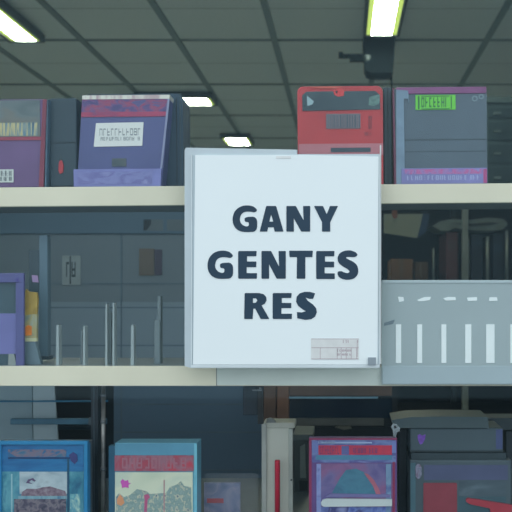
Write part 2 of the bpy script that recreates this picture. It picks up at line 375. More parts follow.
# 5 clear fronted box with magenta top
t = thing('display_box', 'slate fronted box with magenta top strip and bright green label', 'box', P(440, 186.5, D1))
obj('carton', pbox(395, 91, 487.5, 186.4, D1+.003, .06, .001), mat('slate_blue_card', (84, 100, 114), .25, var=.1, scale=7), t)
obj('top_strip', pbox(397, 89.6, 487.2, 96.2, D1+.001, .003, .0006), mat('magenta_card', (130, 78, 124), .4, var=.14, scale=18), t)
obj('spine', ppoly([(397, 92), (409, 93), (409.5, 106), (408.6, 101), (404.5, 101), (404.8, 172), (402.6, 186.4), (396.4, 186.4)], D1+.0005, .003), mat('pale_blue_spine', (120, 144, 166), .35, var=.14, scale=30), t)
obj('red_spine_edge', ppoly([(393.4, 90), (395, 90), (396.4, 186.4), (394.4, 186.4)], D1+.001, .05), mat('plum_edge', (110, 58, 80), .4), t)
obj('fold_line', pbox(405, 141.5, 487, 142.6, D1+.0022, .0008), mat('fold_dark', (66, 82, 92), .4), t)
obj('fold_line', pbox(405, 153.5, 487, 154.2, D1+.0022, .0008), mat('fold_mid', (74, 92, 104), .4), t)
l_ = obj('green_label', pbox(416.2, 97.6, 456.2, 112.3, D1+.0012, .0018), mat('lime_label', (112, 206, 76), .5, var=.06), t)
bm = scribble(422, 100, 450, 109.8, D1+.0008, 7, 77, w=.2); pbox(418.6, 98.6, 420.2, 111.4, D1+.0008, .0004, bm=bm)
pbox(451.5, 98.6, 452.4, 111.4, D1+.0008, .0004, bm=bm); pbox(422, 98.4, 450, 99.2, D1+.0008, .0004, bm=bm); pbox(422, 111, 450, 111.8, D1+.0008, .0004, bm=bm)
obj('label_lettering', bm, mat('green_ink', (54, 110, 70), .5), l_)
bm = bmesh.new()
for cx, cy, r in ((475.5, 101.5, 3), (482, 99.6, 2.6)):
    o_ = [(cx+r*math.cos(a), cy+r*math.sin(a)) for a in [i*math.pi/8 for i in range(16)]]; i_ = [(cx+r*.6*math.cos(a), cy+r*.6*math.sin(a)) for a in [i*math.pi/8 for i in range(16)]]
    for i in range(16):
        j = (i+1) % 16; ppoly([o_[i], o_[j], i_[j], i_[i]], D1+.0024, .0006, bm)
obj('ring_print', bm, mat('pale_slate_ink', (120, 140, 150), .5), t)
fl = obj('bottom_strip', pbox(401.5, 170.8, 487.4, 186.4, D1-.001, .004, .0005), mat('lilac_strip', (128, 128, 184), .4, var=.12, scale=25), t)
obj('strip_lettering', scribble(407, 178, 481, 182.5, D1-.0016, 18, 21, .0006), mat('pale_lilac_ink', (164, 172, 210), .5), fl)
obj('strip_art', pbox(403.5, 171.8, 483, 176.6, D1-.0014, .0004), prnt('strip_art_mat', [(120, 110, 178), (160, 120, 180), (190, 90, 150), (140, 140, 196)], (60, 5, 40), lo=.35, hi=.65), fl)
obj('strip_end', pbox(483.5, 172, 487, 186, D1-.0014, .0004), mat('rose_end', (170, 76, 130), .4), fl)

# ---------------------------------------------------------------- lower shelf, left part
D2 = SF+.016
t = thing('picture_frame', 'violet framed pack with a lilac card insert at far left of lower shelf', 'frame', P(0, 366.3, D2))
bm = bmesh.new(); pbox(-40, 273, 23.6, 282.5, D2, .008, .001, bm); pbox(15.5, 282.5, 23.6, 366.2, D2, .008, .001, bm); pbox(-40, 282.5, -32, 366.2, D2, .02, .001, bm)
obj('frame', bm, mat('violet_frame', (84, 86, 138), .4, var=.12), t)
obj('window', pbox(-33, 282, 16, 366.2, D2+.008, .006), mat('greyteal_film', (60, 84, 96), .3, var=.12, scale=18), t)
obj('card_insert', ppoly(rrect(-20, 313.5, 16.2, 354, 1.5), D2+.006, .006), mat('lilac_insert', (112, 114, 172), .5, var=.1, scale=20), t)
obj('corner_mark', pbox(15.5, 278, 18.5, 282, D2-.001, .001), mat('indigo_mark', (72, 66, 132), .4), t)
obj('stand_foot', ppoly([(8.6, 354), (14, 354), (16.5, 366.2), (8, 366.2)], D2+.002, .006), mat('pale_foot', (140, 150, 150), .5), t)

t = thing('support_post', 'slim blue grey upright post with a small lilac sticker left of empty shelf', 'post', P(43, 366.3, D2+.06))
obj('post', pbox(39, 235, 47.5, 359, D2+.07, .02, .001), mat('bluegrey_post', (94, 120, 136), .4), t)
obj('post_foot', pbox(38, 356, 49, 359.8, D2+.068, .024, .001), mat('post_foot_mat', (58, 74, 84), .4), t)
obj('sticker', ppoly([(31.5, 275), (37.5, 275.5), (38.6, 282.5), (32.5, 282)], D2+.068, .0015), mat('lilac_sticker', (176, 150, 196), .5), t)
obj('sticker_backing', pbox(29, 250, 39, 300, D2+.0695, .003), mat('slate_plate', (62, 80, 90), .5), t)

t = thing('snack_packet', 'small yellow and orange packet standing beside the violet framed pack', 'packet', P(33, 366.3, D2+.02))
obj('pouch', ppoly([(25, 291), (26, 289), (28, 291.5), (36.5, 292.5), (37.4, 300), (36.6, 314), (24.6, 315)], D2+.02, .008), mat('ochre_pouch', (168, 142, 66), .5, var=.2, scale=70), t)
obj('sleeve', ppoly([(24.5, 315), (37, 314), (36.4, 338), (25, 338)], D2+.019, .009), prnt('sleeve_art', [(120, 140, 130), (170, 160, 110), (150, 170, 160)], (50, 10, 40)), t)
obj('orange_patch', ppoly([(25, 327), (28, 325), (31.5, 326.5), (31.8, 335), (25.5, 336)], D2+.0182, .0009), mat('orange_patch_mat', (226, 130, 40), .5, var=.2, scale=90), t)
obj('pale_rim', pbox(25, 338, 36.5, 341.5, D2+.0185, .009), mat('ivory_rim', (196, 198, 160), .5), t)
obj('base_skirt', ppoly([(22, 341.5), (35, 341.5), (41, 364.4), (19, 364.4)], D2+.02, .012), mat('bluegrey_skirt', (104, 126, 138), .4, var=.12, scale=20), t)

m_div = mat('clear_divider', (150, 164, 168), .25, var=.08)
def divider(lab, bars, plate=None):
    xs = [b[0] for b in bars]; t = thing('shelf_divider', lab, 'divider', P(xs[0], 366.3, D2), 'shelf dividers on the lower shelf')
    for i, (xa, xb, ya, z) in enumerate(bars):
        obj('blade', ppoly([(xa, ya), (xb-.3, ya), (xb, ya+2), (xb+.2, 365.9), (xa-.4, 365.9)], D2+z, .018), m_div if z < .03 else mat('dim_divider', (116, 132, 138), .3), t)
    if plate: obj('plate', ppoly([(plate[0], plate[1]), (plate[2], plate[1]), (plate[2], plate[3]), (plate[0], plate[3])], D2+.02, .002), mat('dim_plate', (84, 102, 110), .3), t)
divider('short clear shelf divider nearest to the blue grey post', [(56.3, 58.6, 325, 0)])
divider('second short clear shelf divider counting right from the blue grey post', [(83, 85, 326, 0), (80.8, 81.8, 330, .03)])
divider('tallest pair of thin clear shelf divider blades, middle of the row', [(105.5, 107, 304, 0), (112.6, 114.2, 303, 0), (109.5, 110.4, 312, .03)])
divider('short clear shelf divider between the tall blades and the broad hazy one', [(131, 133.6, 325, 0)])
divider('broad hazy clear shelf divider nearest to the white sign', [(154.6, 159.6, 320, .035), (157.6, 160.6, 296, .04)])

# ---------------------------------------------------------------- slate partition behind the left half
DP = 2.6
m_part = mat('slate_partition', (120, 136, 144), .6, var=.08, scale=2)
m_part2 = mat('slate_partition_dark', (92, 118, 136), .6, var=.08, scale=2)
t = thing('office_partition', 'tall slate grey panelled partition standing behind the left shelves', 'partition', (-.9, DP, 0))
xL, xR = -2.2, P(262, 0, DP).x
zT = P(0, 200, DP).z
obj('core', B((xL, DP+.01, .03), (xR, DP+.05, zT)), m_part, t)
obj('top_rail', B((xL, DP, P(0, 234, DP).z), (xR, DP+.06, zT+.01), .004), m_part2, t)
obj('end_post', B((xR, DP, 0), (xR+.03, DP+.06, zT+.01), .004), m_part2, t)
for a, b, y0, y1, mm in ((47, 91, 308, 328, 'a'), (120, 190, 300, 330, 'a'), (47, 262, 352, 362, 'b')):
    pass
obj('middle_panel', B((xL+.005, DP+.007, P(0, 375, DP).z), (xR, DP+.0105, P(0, 302, DP).z)), mat('partition_pale', (136, 156, 168), .6, var=.06, scale=2), t)  # tone gradient down the partition, stepped as a paler band over a bluer base
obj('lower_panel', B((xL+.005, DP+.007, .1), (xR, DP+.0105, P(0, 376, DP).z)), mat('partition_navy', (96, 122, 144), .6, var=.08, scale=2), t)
bm = bmesh.new()
for yy in (283, 307, 345, 404, 432, 470, 500): B((xL+.01, DP+.006, P(0, yy, DP).z), (xR, DP+.01, P(0, yy+1.2, DP).z), bm=bm)
for xx in (-30, 120): B((P(xx, 0, DP).x, DP+.006, .05), (P(xx+1.5, 0, DP).x, DP+.01, P(0, 234, DP).z), bm=bm)
obj('panel_seam', bm, mat('partition_seam', (100, 122, 136), .6), t)
for xx in (xL+.2, xR-.2): obj('foot', B((xx-.03, DP-.15, 0), (xx+.03, DP+.21, .03), .004), m_part2, t)
def notice(lab, x0, y0, x1, y1, c, extra=None):
    o = thing('notice_card', lab, 'card', P((x0+x1)/2, y1, DP-.003))
    obj('card', pbox(x0, y0, x1, y1, DP+.0035, .0022), c, o)
    if extra: obj('card_print', extra(), mat('notice_ink', (72, 86, 90), .6), o)
    return o
m_nc = mat('pale_notice', (156, 170, 172), .6)
notice('pale notice card with dark marks pinned on slate partition above left dividers', 62, 255.5, 80.5, 285, m_nc,
       lambda: scribble(66, 262, 77, 277, DP+.003, 2, 3, .0004, pbox(69.6, 256, 71, 284, DP+.003, .0004), w=.2))
notice('brown notice card pinned on slate partition, nearest left of the white sign', 139, 248.5, 154, 275.5, mat('brown_notice', (116, 108, 98), .6))
notice('plum strip card pinned directly right of the brown notice card', 154.6, 249.5, 162, 275, mat('plum_notice', (84, 80, 96), .6))
for lab, x0, x1 in (('left one of two pale oblong cards high on the slate partition rail', 144, 163), ('right one of two pale oblong cards high on the slate partition rail', 167, 183.5)):
    o = thing('notice_card', lab, 'card', P(x0, 230.6, DP-.004), 'pale oblong cards on the partition rail')
    obj('card', pbox(x0, 219.5, x1, 230.6, DP-.0022, .0022), mat('slate_card', (108, 122, 128), .6), o)
    if x0 == 144: obj('dark_corner', ppoly([(143.5, 219.5), (151, 219.5), (151, 224), (147, 230), (143.5, 230.6)], DP-.003, .0008), mat('dark_corner_mat', (46, 58, 66), .6), o)

# ---------------------------------------------------------------- bottom row, on the deck
D3 = 1.66
bb = P(0, 546, SF).z
def toz(d, z): return CY-(z-EYE)*F/d        # photo y of height z at distance d
y3 = toz(D3, BT)
t = thing('toy_box', 'bright blue framed toy box in the bottom left corner', 'box', (P(40, 0, D3).x, D3, BT))
m_bl = mat('bright_blue_frame', (46, 132, 182), .35, var=.12, scale=12)
obj('carton', pbox(-8, 443, 86.5, y3, D3+.004, .04), mat('blue_grey_side', (92, 100, 110), .5), t)
bm = bmesh.new(); pbox(-10, 441, 87.5, 444.8, D3-.004, .012, .001, bm); pbox(83.6, 444.2, 87.5, y3, D3-.004, .02, .001, bm); pbox(-10, 444.2, 1, y3, D3-.004, .02, .001, bm)
obj('frame', bm, m_bl, t)
obj('banner', pbox(1, 444.2, 83.6, 471.5, D3+.001, .003), prnt('blue_banner', [(28, 96, 150), (40, 118, 172), (34, 104, 160), (24, 84, 136)], (10, 5, 40)), t)
obj('banner_lettering', pbox(8, 449.5, 66, 456.8, D3, .001), prnt('banner_letter_art', [(66, 112, 144), (110, 116, 140), (128, 110, 128), (50, 104, 148)], (45, 5, 60), lo=.35, hi=.6), t)
obj('banner_rule', pbox(8, 457.3, 72, 459, D3, .001), mat('deep_blue', (36, 66, 110), .4), t)
obj('badge', ppoly([(69, 455), (73, 452), (77, 455), (77.5, 461), (74.5, 464), (71, 461)], D3-.0003, .0013), mat('violet_badge', (60, 66, 120), .4), t)
pc = obj('picture', pbox(1, 471.5, 83.6, y3, D3+.0014, .0026), prnt('aqua_art', [(34, 96, 130), (60, 132, 156), (96, 160, 176), (40, 110, 146)], (22, 5, 18)), t)
obj('white_scene', pbox(19.5, 471.8, 67, 494, D3+.0006, .0008), prnt('white_scene_art', [(130, 150, 164), (166, 184, 194), (182, 198, 206), (120, 130, 150)], (22, 5, 35), lo=.25, hi=.75), pc)
obj('arch_mark', ppoly([(26, 483), (28, 479.5), (33, 478), (36, 481), (34.4, 481.6), (31.5, 480), (29, 482), (33, 484)], D3+.0002, .0004), mat('plum_ink', (100, 84, 120), .5), pc)
obj('rubble', ppoly([(22, 492), (27, 488.6), (36, 489), (42, 487.4), (50, 486.4), (57, 488.6), (65, 491), (67, 496), (21, 496)], D3, .0006), prnt('rubble_art', [(96, 80, 98), (130, 112, 128), (150, 140, 150)], (120, 5, 140), dist=.1), pc)
obj('blue_strip', pbox(18, 496, 67, 499, D3, .0006), prnt('blue_strip_art', [(90, 140, 164), (130, 168, 182), (60, 110, 146)], (40, 5, 10)), pc)
obj('dark_print', pbox(14, 499, 66, 517, D3+.0002, .0004), prnt('dark_print_art', [(52, 56, 78), (84, 80, 100), (128, 120, 130), (64, 70, 92)], (80, 5, 90)), pc)
obj('white_bar', pbox(11, 474, 12.4, 517, D3+.0006, .0008), mat('pale_aqua', (150, 190, 200), .4), pc)
obj('side_figure', pbox(70, 494, 80, 512, D3+.0006, .0008), prnt('side_figure_art', [(140, 196, 190), (84, 150, 172), (190, 216, 196)], (60, 5, 40)), pc)
obj('side_column', pbox(67.2, 459, 69, 517, D3, .0014), mat('deep_teal', (38, 84, 112), .4), pc)

t = thing('toy_box', 'pale turquoise toy box with red banner and cream picture, bottom row left', 'box', (P(155, 0, D3).x, D3, BT))
m_tq = mat('turquoise_card', (98, 160, 186), .35, var=.08, scale=10)
obj('carton', pbox(115, 443, 197, y3, D3, .05, .001), m_tq, t)
obj('back_tray', pbox(108.5, 446, 199, y3, D3+.05, .02, .001), mat('deep_turquoise', (62, 120, 152), .4), t)
obj('side_trim', pbox(194, 443.6, 197, y3, D3-.001, .001), mat('aqua_trim', (118, 186, 206), .35), t)
obj('top_panel', pbox(115, 443.6, 194, 455.3, D3-.001, .001), mat('aqua_panel', (90, 148, 176), .35, var=.08), t)
bn = obj('banner', pbox(114.6, 455.5, 193.6, 471.2, D3-.0018, .0018), prnt('red_banner_art', [(178, 66, 84), (158, 74, 94), (150, 106, 124), (184, 70, 88)], (34, 5, 20), lo=.3, hi=.68), t)
obj('banner_lettering', scribble(122, 458, 188, 468.5, D3-.0022, 9, 31, .0004, w=.18), mat('rose_ink', (160, 108, 124), .5), bn)
pc = obj('picture', pbox(115, 472.3, 192.6, y3, D3-.0016, .0016), prnt('cream_art', [(196, 208, 186), (212, 218, 196), (188, 204, 190)], (8, 5, 12)), t)
obj('star_mark', ppoly([(120.5, 481.5), (122.6, 479), (124.8, 481), (128, 480), (128.6, 483), (131, 483.2), (128.4, 485), (128.6, 488), (125, 487.2), (122, 488), (121.6, 485)], D3-.0022, .0006), mat('magenta_print', (196, 88, 176), .5), pc)
obj('crowd_art', ppoly([(116, 497), (119, 493), (124, 497), (130, 495), (137, 489), (146, 491), (150, 494), (166, 493), (170, 487), (176, 485), (181, 481), (184, 486), (191, 487), (192, 517), (116, 517)], D3-.002, .0004), prnt('crowd_art_mat', [(90, 124, 140), (150, 170, 166), (120, 150, 150), (196, 196, 176), (90, 116, 136)], (120, 5, 110), lo=.3, hi=.7, detail=5, dist=.1), pc)
obj('orange_patch', ppoly([(117, 499), (120, 494.5), (123, 498), (124.5, 503), (121, 506), (117, 504)], D3-.0024, .0004), mat('apricot_print', (216, 150, 110), .5), pc)
obj('pink_figure', ppoly([(144, 495), (148, 494), (150, 497), (147.6, 500), (146.8, 512), (144, 512), (144.6, 500)], D3-.0024, .0004), mat('pink_print', (180, 90, 130), .5), pc)
obj('pole_print', pbox(163.6, 480, 164.6, 512, D3-.0024, .0004), mat('rose_line', (180, 130, 140), .5), pc)

t = thing('blister_pack', 'small lilac pack with red mark behind a clear sheet, right of turquoise box', 'pack', (P(225, 0, 1.80).x, 1.80, BT))
y8 = toz(1.80, BT)
obj('card', pbox(204, 483, 240, y8, 1.80, .01, .0006), prnt('lilac_pack_art', [(110, 124, 160), (140, 146, 184), (170, 168, 196), (120, 132, 170)], (24, 5, 24)), t)
obj('red_mark', pbox(207, 498.5, 223.5, 503, 1.7988, .0012), prnt('red_mark_art', [(220, 76, 84), (206, 90, 104)], (60, 5, 60)), t)
obj('clear_sheet', pbox(205, 473.5, 258, y8, 1.796, .0015), clear('clear_sheet_mat', (.97, .98, .99), .01, .1, .06), t)

# metal pole left
t = thing('metal_pole', 'thin worn steel upright pole between the blue box and turquoise box', 'pole', (P(103.3, 0, 1.72).x, 1.72, BT))
obj('pole', tube([Vector((P(103.3, 0, 1.72).x, 1.72, BT)), Vector((P(103.3, 0, 1.72).x, 1.72, LB))], .0045, n=16), mat('worn_steel', (150, 148, 146), .35, metal=.5, var=.3, scale=40), t, True)
for yy in (395, 421.5, 469): obj('collar', tube([P(103.3, yy+1.5, 1.72), P(103.3, yy-1.5, 1.72)], .0058, n=16), mat('collar_steel', (128, 132, 136), .3, metal=.5), t, True)
t = thing('dark_upright', 'dark bracket upright rising behind right edge of the blue box', 'post', (P(94, 0, 1.76).x, 1.76, BT))
obj('upright', B((P(91, 0, 1.76).x, 1.76, BT), (P(98, 0, 1.76).x, 1.78, LB)), mat('dark_upright_mat', (44, 56, 66), .4), t)
obj('edge_line', B((P(93.5, 0, 1.76).x, 1.7588, BT+.001), (P(94.6, 0, 1.76).x, 1.76, LB-.002)), mat('upright_line', (72, 88, 98), .4), t)
# hanging blue rails and grey sheets behind bottom left
DB = 1.95
yb = toz(DB, BT)
t = thing('grey_sheet', 'pair of tall grey hanging sheets behind top of the bright blue box', 'sheet', (P(20, 0, DB).x, DB, BT))
obj('sheet', ppoly([(-30, 372), (31.5, 372), (33.5, yb), (-30, yb)], DB, .006), mat('grey_sheet_a', (140, 164, 176), .5, var=.08, scale=5), t)
obj('sheet', ppoly([(32.5, 372), (53, 372), (62, yb), (34.5, yb)], DB, .006), mat('grey_sheet_b', (168, 188, 198), .5, var=.08, scale=5), t)
t = thing('hanging_rail', 'thin blue rail just below the lower shelf above the bright blue box', 'rail', P(40, 402, DB-.1))
obj('rail', tube([P(-30, 401.4, DB-.1), P(108, 401, DB-.1)], .0022), mat('blue_rail', (60, 130, 170), .4), t, True)
obj('hook', tube([P(-20, 401.3, DB-.1), P(-20, 384, DB-.1)], .0015), mat('blue_rail', ()), t)
obj('hook', tube([P(97, 401, DB-.1), P(97, 384, DB-.1)], .0015), mat('blue_rail', ()), t)
t = thing('hanging_rail', 'wider blurred blue grey rail halfway between shelf and bright blue box', 'rail', P(40, 424, DB-.06))
obj('rail', pbox(10, 418.8, 106, 424.6, DB-.06, .012, .002), mat('bluegrey_rail', (78, 124, 150), .4, var=.2, scale=20), t)
obj('end_block', pbox(88, 418, 97, 425.4, DB-.063, .018, .002), mat('pale_block', (96, 112, 122), .4), t)
t = thing('storage_tub', 'black tub behind the blue box between grey sheets and dark upright', 'tub', (P(74, 0, 2.1).x, 2.1, 0))
obj('tub', ppoly([(48, 384), (92, 384), (92, toz(2.1, 0)), (52, toz(2.1, 0))], 2.1, .2), mat('black_tub', (16, 22, 28), .6), t)
obj('rim', pbox(46, 426, 93, 430, 2.09, .01, .002), mat('tub_rim', (30, 46, 58), .4), t)

# cream post with the red rod
t = thing('cream_post', 'cream painted post with capped top below the middle of the lower shelf', 'post', (P(279, 0, 1.78).x, 1.78, BT))
m_cp = mat('cream_post_paint', (208, 210, 200), .5, var=.06, scale=10)
y7 = toz(1.78, BT)
obj('shaft', pbox(264, 428, 291.5, y7, 1.78, .05, .002), m_cp, t)
obj('cap', pbox(263, 422.5, 295, 428.4, 1.776, .058, .0025), mat('cream_cap', (190, 192, 182), .5, var=.1, scale=20), t)
obj('left_rib', pbox(261.6, 424, 266.5, y7, 1.772, .012, .001), mat('rib_grey', (170, 174, 170), .5), t)
obj('right_rib', pbox(288.5, 429, 292.8, y7, 1.774, .01, .001), mat('rib_pale', (180, 186, 180), .5), t)
obj('knob', ppoly([(266, 423), (267, 419), (270, 418), (273.6, 419.6), (276, 422.6)], 1.777, .01), mat('knob_grey', (120, 126, 126), .5), t)
obj('screw', tube([P(291.3, 480, 1.7735), P(291.3, 480, 1.7735)+Vector((0, .003, 0))], .0022, n=12), mat('screw_dark', (50, 54, 58), .4), t)
t = thing('red_rod', 'bright red rod upright in front of the cream post', 'rod', (P(277.4, 0, 1.755).x, 1.755, BT))
obj('shaft', tube([Vector((P(277.4, 0, 1.755).x, 1.755, BT)), P(277.4, 463, 1.755), P(277.4, 460.6, 1.755)], .0058, n=16), mat('red_plastic', (206, 44, 72), .35), t, True)
obj('tip', tube([P(277.4, 462.4, 1.755), P(277.4, 460, 1.755)], [.0062, .005], n=16), mat('rose_plastic', (214, 74, 90), .35), t, True)

# hinge hardware and grey block left of the cream post, hung from the lower shelf
t = thing('shelf_bracket', 'black bracket hanging under lower shelf above the cream post', 'bracket', P(258, 386, 1.72))
obj('plate', pbox(243, 386.2, 259, 415, 1.73, .012, .001), mat('blue_black_plate', (34, 48, 60), .5), t)
obj('hinge', pbox(257.5, 386.2, 263.4, 424, 1.722, .012, .001), mat('hinge_black', (22, 26, 30), .4), t)
obj('screws', pbox(252, 389.6, 262, 391, 1.7205, .0015, bm=pbox(259, 387.4, 261, 389, 1.7205, .0015)), mat('screw_bright', (108, 116, 122), .3, metal=.6), t)

# dark wooden cabinet in the middle distance
DC = 2.3
t = thing('wooden_cabinet', 'dark brown wooden cabinet with blue black front behind the cream post', 'cabinet', (P(330, 0, DC).x, DC, 0))
m_wd = mat('dark_brown_wood', (98, 74, 60), .5, var=.25, scale=12)
zt = P(0, 376, DC).z
obj('body', B((P(262, 0, DC).x, DC+.02, .0), (P(398, 0, DC).x, DC+.40, zt)), mat('cabinet_black', (20, 26, 32), .5), t)
obj('stile', B((P(263, 0, DC).x, DC, 0), (P(276, 0, DC).x, DC+.02, zt), .002), m_wd, t)
obj('stile', B((P(277, 0, DC).x, DC-.004, 0), (P(289, 0, DC).x, DC+.02, zt), .002), mat('mid_brown_wood', (120, 86, 66), .5, var=.25, scale=12), t)
obj('top_rail', pbox(289, 376, 392, 396, DC, .02, .002), m_wd, t)
obj('metal_trim', pbox(289, 396.8, 378, 398.6, DC-.003, .003), mat('blue_trim', (130, 170, 190), .3), t)
obj('glass_door', pbox(289, 398.6, 392, 418, DC+.006, .01), mat('blue_black_glass', (16, 36, 52), .2), t)
obj('middle_rail', pbox(289, 418.4, 384, 426, DC-.002, .02, .002), mat('grey_brown_rail', (84, 86, 82), .5, var=.15), t)
obj('handle', ppoly([(335, 427.4), (341, 425.6), (350, 426.4), (351.5, 428.6), (344, 430)], DC-.008, .016), mat('tan_handle', (96, 96, 84), .4), t)
obj('lower_panel', pbox(289, 427, 392, 512, DC+.01, .01), mat('cabinet_black', ()), t)
t = thing('grey_bin', 'dark grey bin showing between cream post and purple red game box', 'bin', (P(302, 0, 2.0).x, 2.0, 0))
y2 = toz(2.0, 0)
obj('body', ppoly([(294, 440), (311, 440), (309, y2), (296, y2)], 2.0, .12), mat('bin_slate', (64, 74, 76), .5), t)
obj('rim', pbox(292.5, 434.5, 313, 441, 1.994, .13, .002), mat('bin_rim', (80, 92, 94), .5), t)
obj('pale_insert', ppoly([(300, 447), (305, 444), (306, 478), (300, 478)], 1.996, .004), mat('bin_pale', (112, 124, 122), .5), t)
obj('latch', pbox(299, 481, 308, 491, 1.995, .005, .001), mat('bin_latch', (34, 42, 44), .5), t)

# purple red game box
t = thing('game_box', 'purple and red shiny boxed toy below the grey slotted panel and sign corner', 'box', (P(353, 0, D3).x, D3, BT))
obj('carton', pbox(309, 438.4, 397, y3, D3, .025, .001), mat('purple_card', (104, 78, 136), .3, var=.15, scale=14), t)
bm = bmesh.new(); pbox(309, 438.2, 397, 440, D3-.002, .002, bm=bm); pbox(309, 439.6, 311.6, y3, D3-.002, .002, bm=bm); pbox(392.6, 462, 395, y3, D3-.002, .002, bm=bm)
obj('crimson_edge', bm, mat('crimson_edge_mat', (140, 54, 92), .35), t)
obj('blue_border', pbox(311.8, 439.8, 396, 462.5, D3-.001, .001), prnt('blue_border_art', [(92, 106, 160), (112, 130, 180), (84, 84, 146), (130, 140, 190)], (16, 5, 60)), t)
obj('header_lettering', scribble(318.5, 440.8, 335, 443.6, D3-.0016, 8, 6, .0006), mat('pale_blue_ink', (160, 176, 206), .4), t)
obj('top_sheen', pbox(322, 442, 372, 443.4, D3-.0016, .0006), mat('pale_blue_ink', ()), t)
bn = obj('banner', pbox(318.5, 445.4, 392, 454.8, D3-.0018, .0008), prnt('red_banner_b', [(196, 52, 78), (176, 52, 84), (206, 60, 80)], (30, 5, 10)), t)
obj('banner_lettering', scribble(320, 446.4, 340, 454, D3-.0023, 8, 51, .0005, scribble(352, 448, 378, 453, D3-.0023, 9, 52, .0005), w=.16), mat('mauve_ink', (112, 56, 104), .4), bn)
obj('banner_patch', pbox(341.5, 446, 349, 454.6, D3-.0021, .0003), mat('slate_violet', (92, 96, 150), .4), bn)
obj('teal_rule', pbox(316, 455.4, 392, 459.8, D3-.0016, .0006), mat('teal_rule_mat', (78, 128, 158), .35), t)
for a, b in ((311.8, 318), (392, 396)): obj('side_patch', pbox(a, 441, b, 453, D3-.002, .001), mat('pale_violet', (110, 124, 182), .35), t)
pc = obj('window', pbox(318, 463.5, 392.4, y3, D3-.0012, .0012), prnt('mauve_art', [(110, 84, 128), (134, 92, 136), (112, 102, 150), (92, 84, 140)], (16, 5, 20)), t)
obj('teal_scene', ppoly([(331, 494.6), (340, 478), (346, 470), (356, 468.6), (368, 474), (374, 482), (378, 494.6)], D3-.0018, .0006), prnt('teal_scene_art', [(56, 104, 130), (70, 122, 146), (60, 100, 130)], (20, 5, 20)), pc)
obj('rose_arc', ppoly([(364, 473), (368, 474), (374, 480), (379, 489), (381, 495), (376.4, 495), (373, 486)], D3-.0022, .0004), mat('rose_arc_mat', (170, 100, 120), .4), pc)
obj('left_column', pbox(316.5, 464, 321, y3, D3-.0022, .0006), prnt('left_column_art', [(100, 120, 186), (140, 150, 200), (80, 86, 156)], (30, 5, 30)), pc)
obj('right_column', pbox(386, 464, 391, y3, D3-.0022, .0006), prnt('right_column_art', [(92, 120, 160), (120, 150, 180), (80, 92, 150)], (30, 5, 30)), pc)
ld = obj('white_ledge', ppoly([(321, 503), (322.6, 500), (327, 498.8), (392, 499.4), (392, 506.2), (324, 506.8), (321.6, 505.4)], D3-.006, .006), mat('white_ledge_mat', (196, 206, 208), .35, var=.05), pc)
obj('violet_ledge', ppoly([(327, 496), (331, 493.6), (350, 494), (390, 494.6), (390, 497.6), (326, 497)], D3-.0045, .0045), mat('violet_ledge_mat', (116, 112, 160), .35), pc)
obj('lower_art', pbox(321, 507, 386, y3, D3-.002, .0008), prnt('lower_art_mat', [(70, 84, 160), (110, 130, 190), (60, 60, 120), (150, 160, 206)], (34, 5, 30)), pc)
t = thing('metal_clip', 'small shiny metal clip at top right corner of the purple red box', 'clip', P(396, 437.5, D3+.01))
obj('jaw', ppoly([(393.6, 437.3), (392.6, 430), (391, 427), (393, 423.5), (396.6, 424), (400, 428), (400, 431), (397.4, 432), (395.4, 437.3)], D3+.006, .006), mat('clip_chrome', (150, 160, 166), .25, metal=.8, var=.3, scale=120), t)
obj('jaw_hole', ppoly([(393.6, 426), (395.6, 425.6), (396.6, 428), (394.4, 428.6)], D3+.0055, .0006), mat('hole_dark', (40, 46, 52), .5), t)

# grey cases bottom right
DD = 1.74; yd = toz(DD, BT)
m_gc = mat('grey_case_plastic', (82, 98, 108), .4, var=.06, scale=6)
t = thing('printer_case', 'wide slate grey stacked-drawer case in the bottom right corner', 'case', (P(455, 0, DD).x, DD, BT))
obj('lower_body', pbox(409.5, 460, 511.5, yd, DD, .10, .003), m_gc, t)
obj('seam', pbox(411, 452.6, 506, 459.8, DD+.006, .09, .001), mat('case_seam', (54, 70, 78), .5), t)
obj('upper_body', pbox(410, 428, 503, 452.5, DD+.001, .10, .003), mat('grey_case_upper', (78, 96, 106), .4, var=.06, scale=6), t)
obj('lid', ppoly([(392, 420), (410, 417.2), (440, 416.4), (488, 417), (489, 427.8), (394, 428)], DD-.01, .10), mat('grey_case_lid', (74, 92, 98), .4, var=.06), t)
obj('side_glow_panel', pbox(496, 429.5, 502.6, 449, DD, .0015), mat('blue_violet_panel', (76, 88, 132), .4), t)
obj('shadow_gap', pbox(410.5, 450.6, 503, 452, DD, .0015), mat('gap_dark', (40, 54, 60), .5), t)
obj('violet_sticker', ppoly([(417.6, 435.2), (420, 434), (422, 435.6), (425.6, 434.4), (425, 439), (422.6, 443.6), (420, 444.6), (418, 440)], DD, .0015), mat('violet_sticker_mat', (128, 84, 190), .4, var=.2, scale=120), t)
obj('oval_sticker', ppoly([(418.4+3.6*math.cos(a), 471.4+7.4*math.sin(a)) for a in [i*math.pi/9 for i in range(18)]], DD-.001, .0015), prnt('oval_art', [(120, 96, 120), (150, 150, 176), (96, 110, 130)], (90, 5, 90)), t)
obj('purple_band', pbox(424, 465, 508, 480, DD-.001, .0015), mat('slate_purple_band', (86, 94, 128), .4, var=.08), t)
obj('side_stripe', pbox(410.5, 463, 415.6, yd-2, DD-.001, .0015), mat('teal_side_stripe', (82, 118, 132), .4), t)
obj('red_label', ppoly(rrect(423.4, 483, 457, 520, 1), DD-.0015, .002), mat('brick_red_label', (146, 66, 80), .45, var=.1, scale=30), t)
obj('dark_print', pbox(459, 481, 506, 496, DD-.0005, .001), prnt('dark_print_b', [(62, 78, 90), (78, 96, 108), (110, 126, 140)], (8, 5, 18)), t)
obj('teal_patch', pbox(458, 496.4, 506, 517, DD-.0005, .001), mat('teal_patch_mat', (68, 96, 108), .4), t)
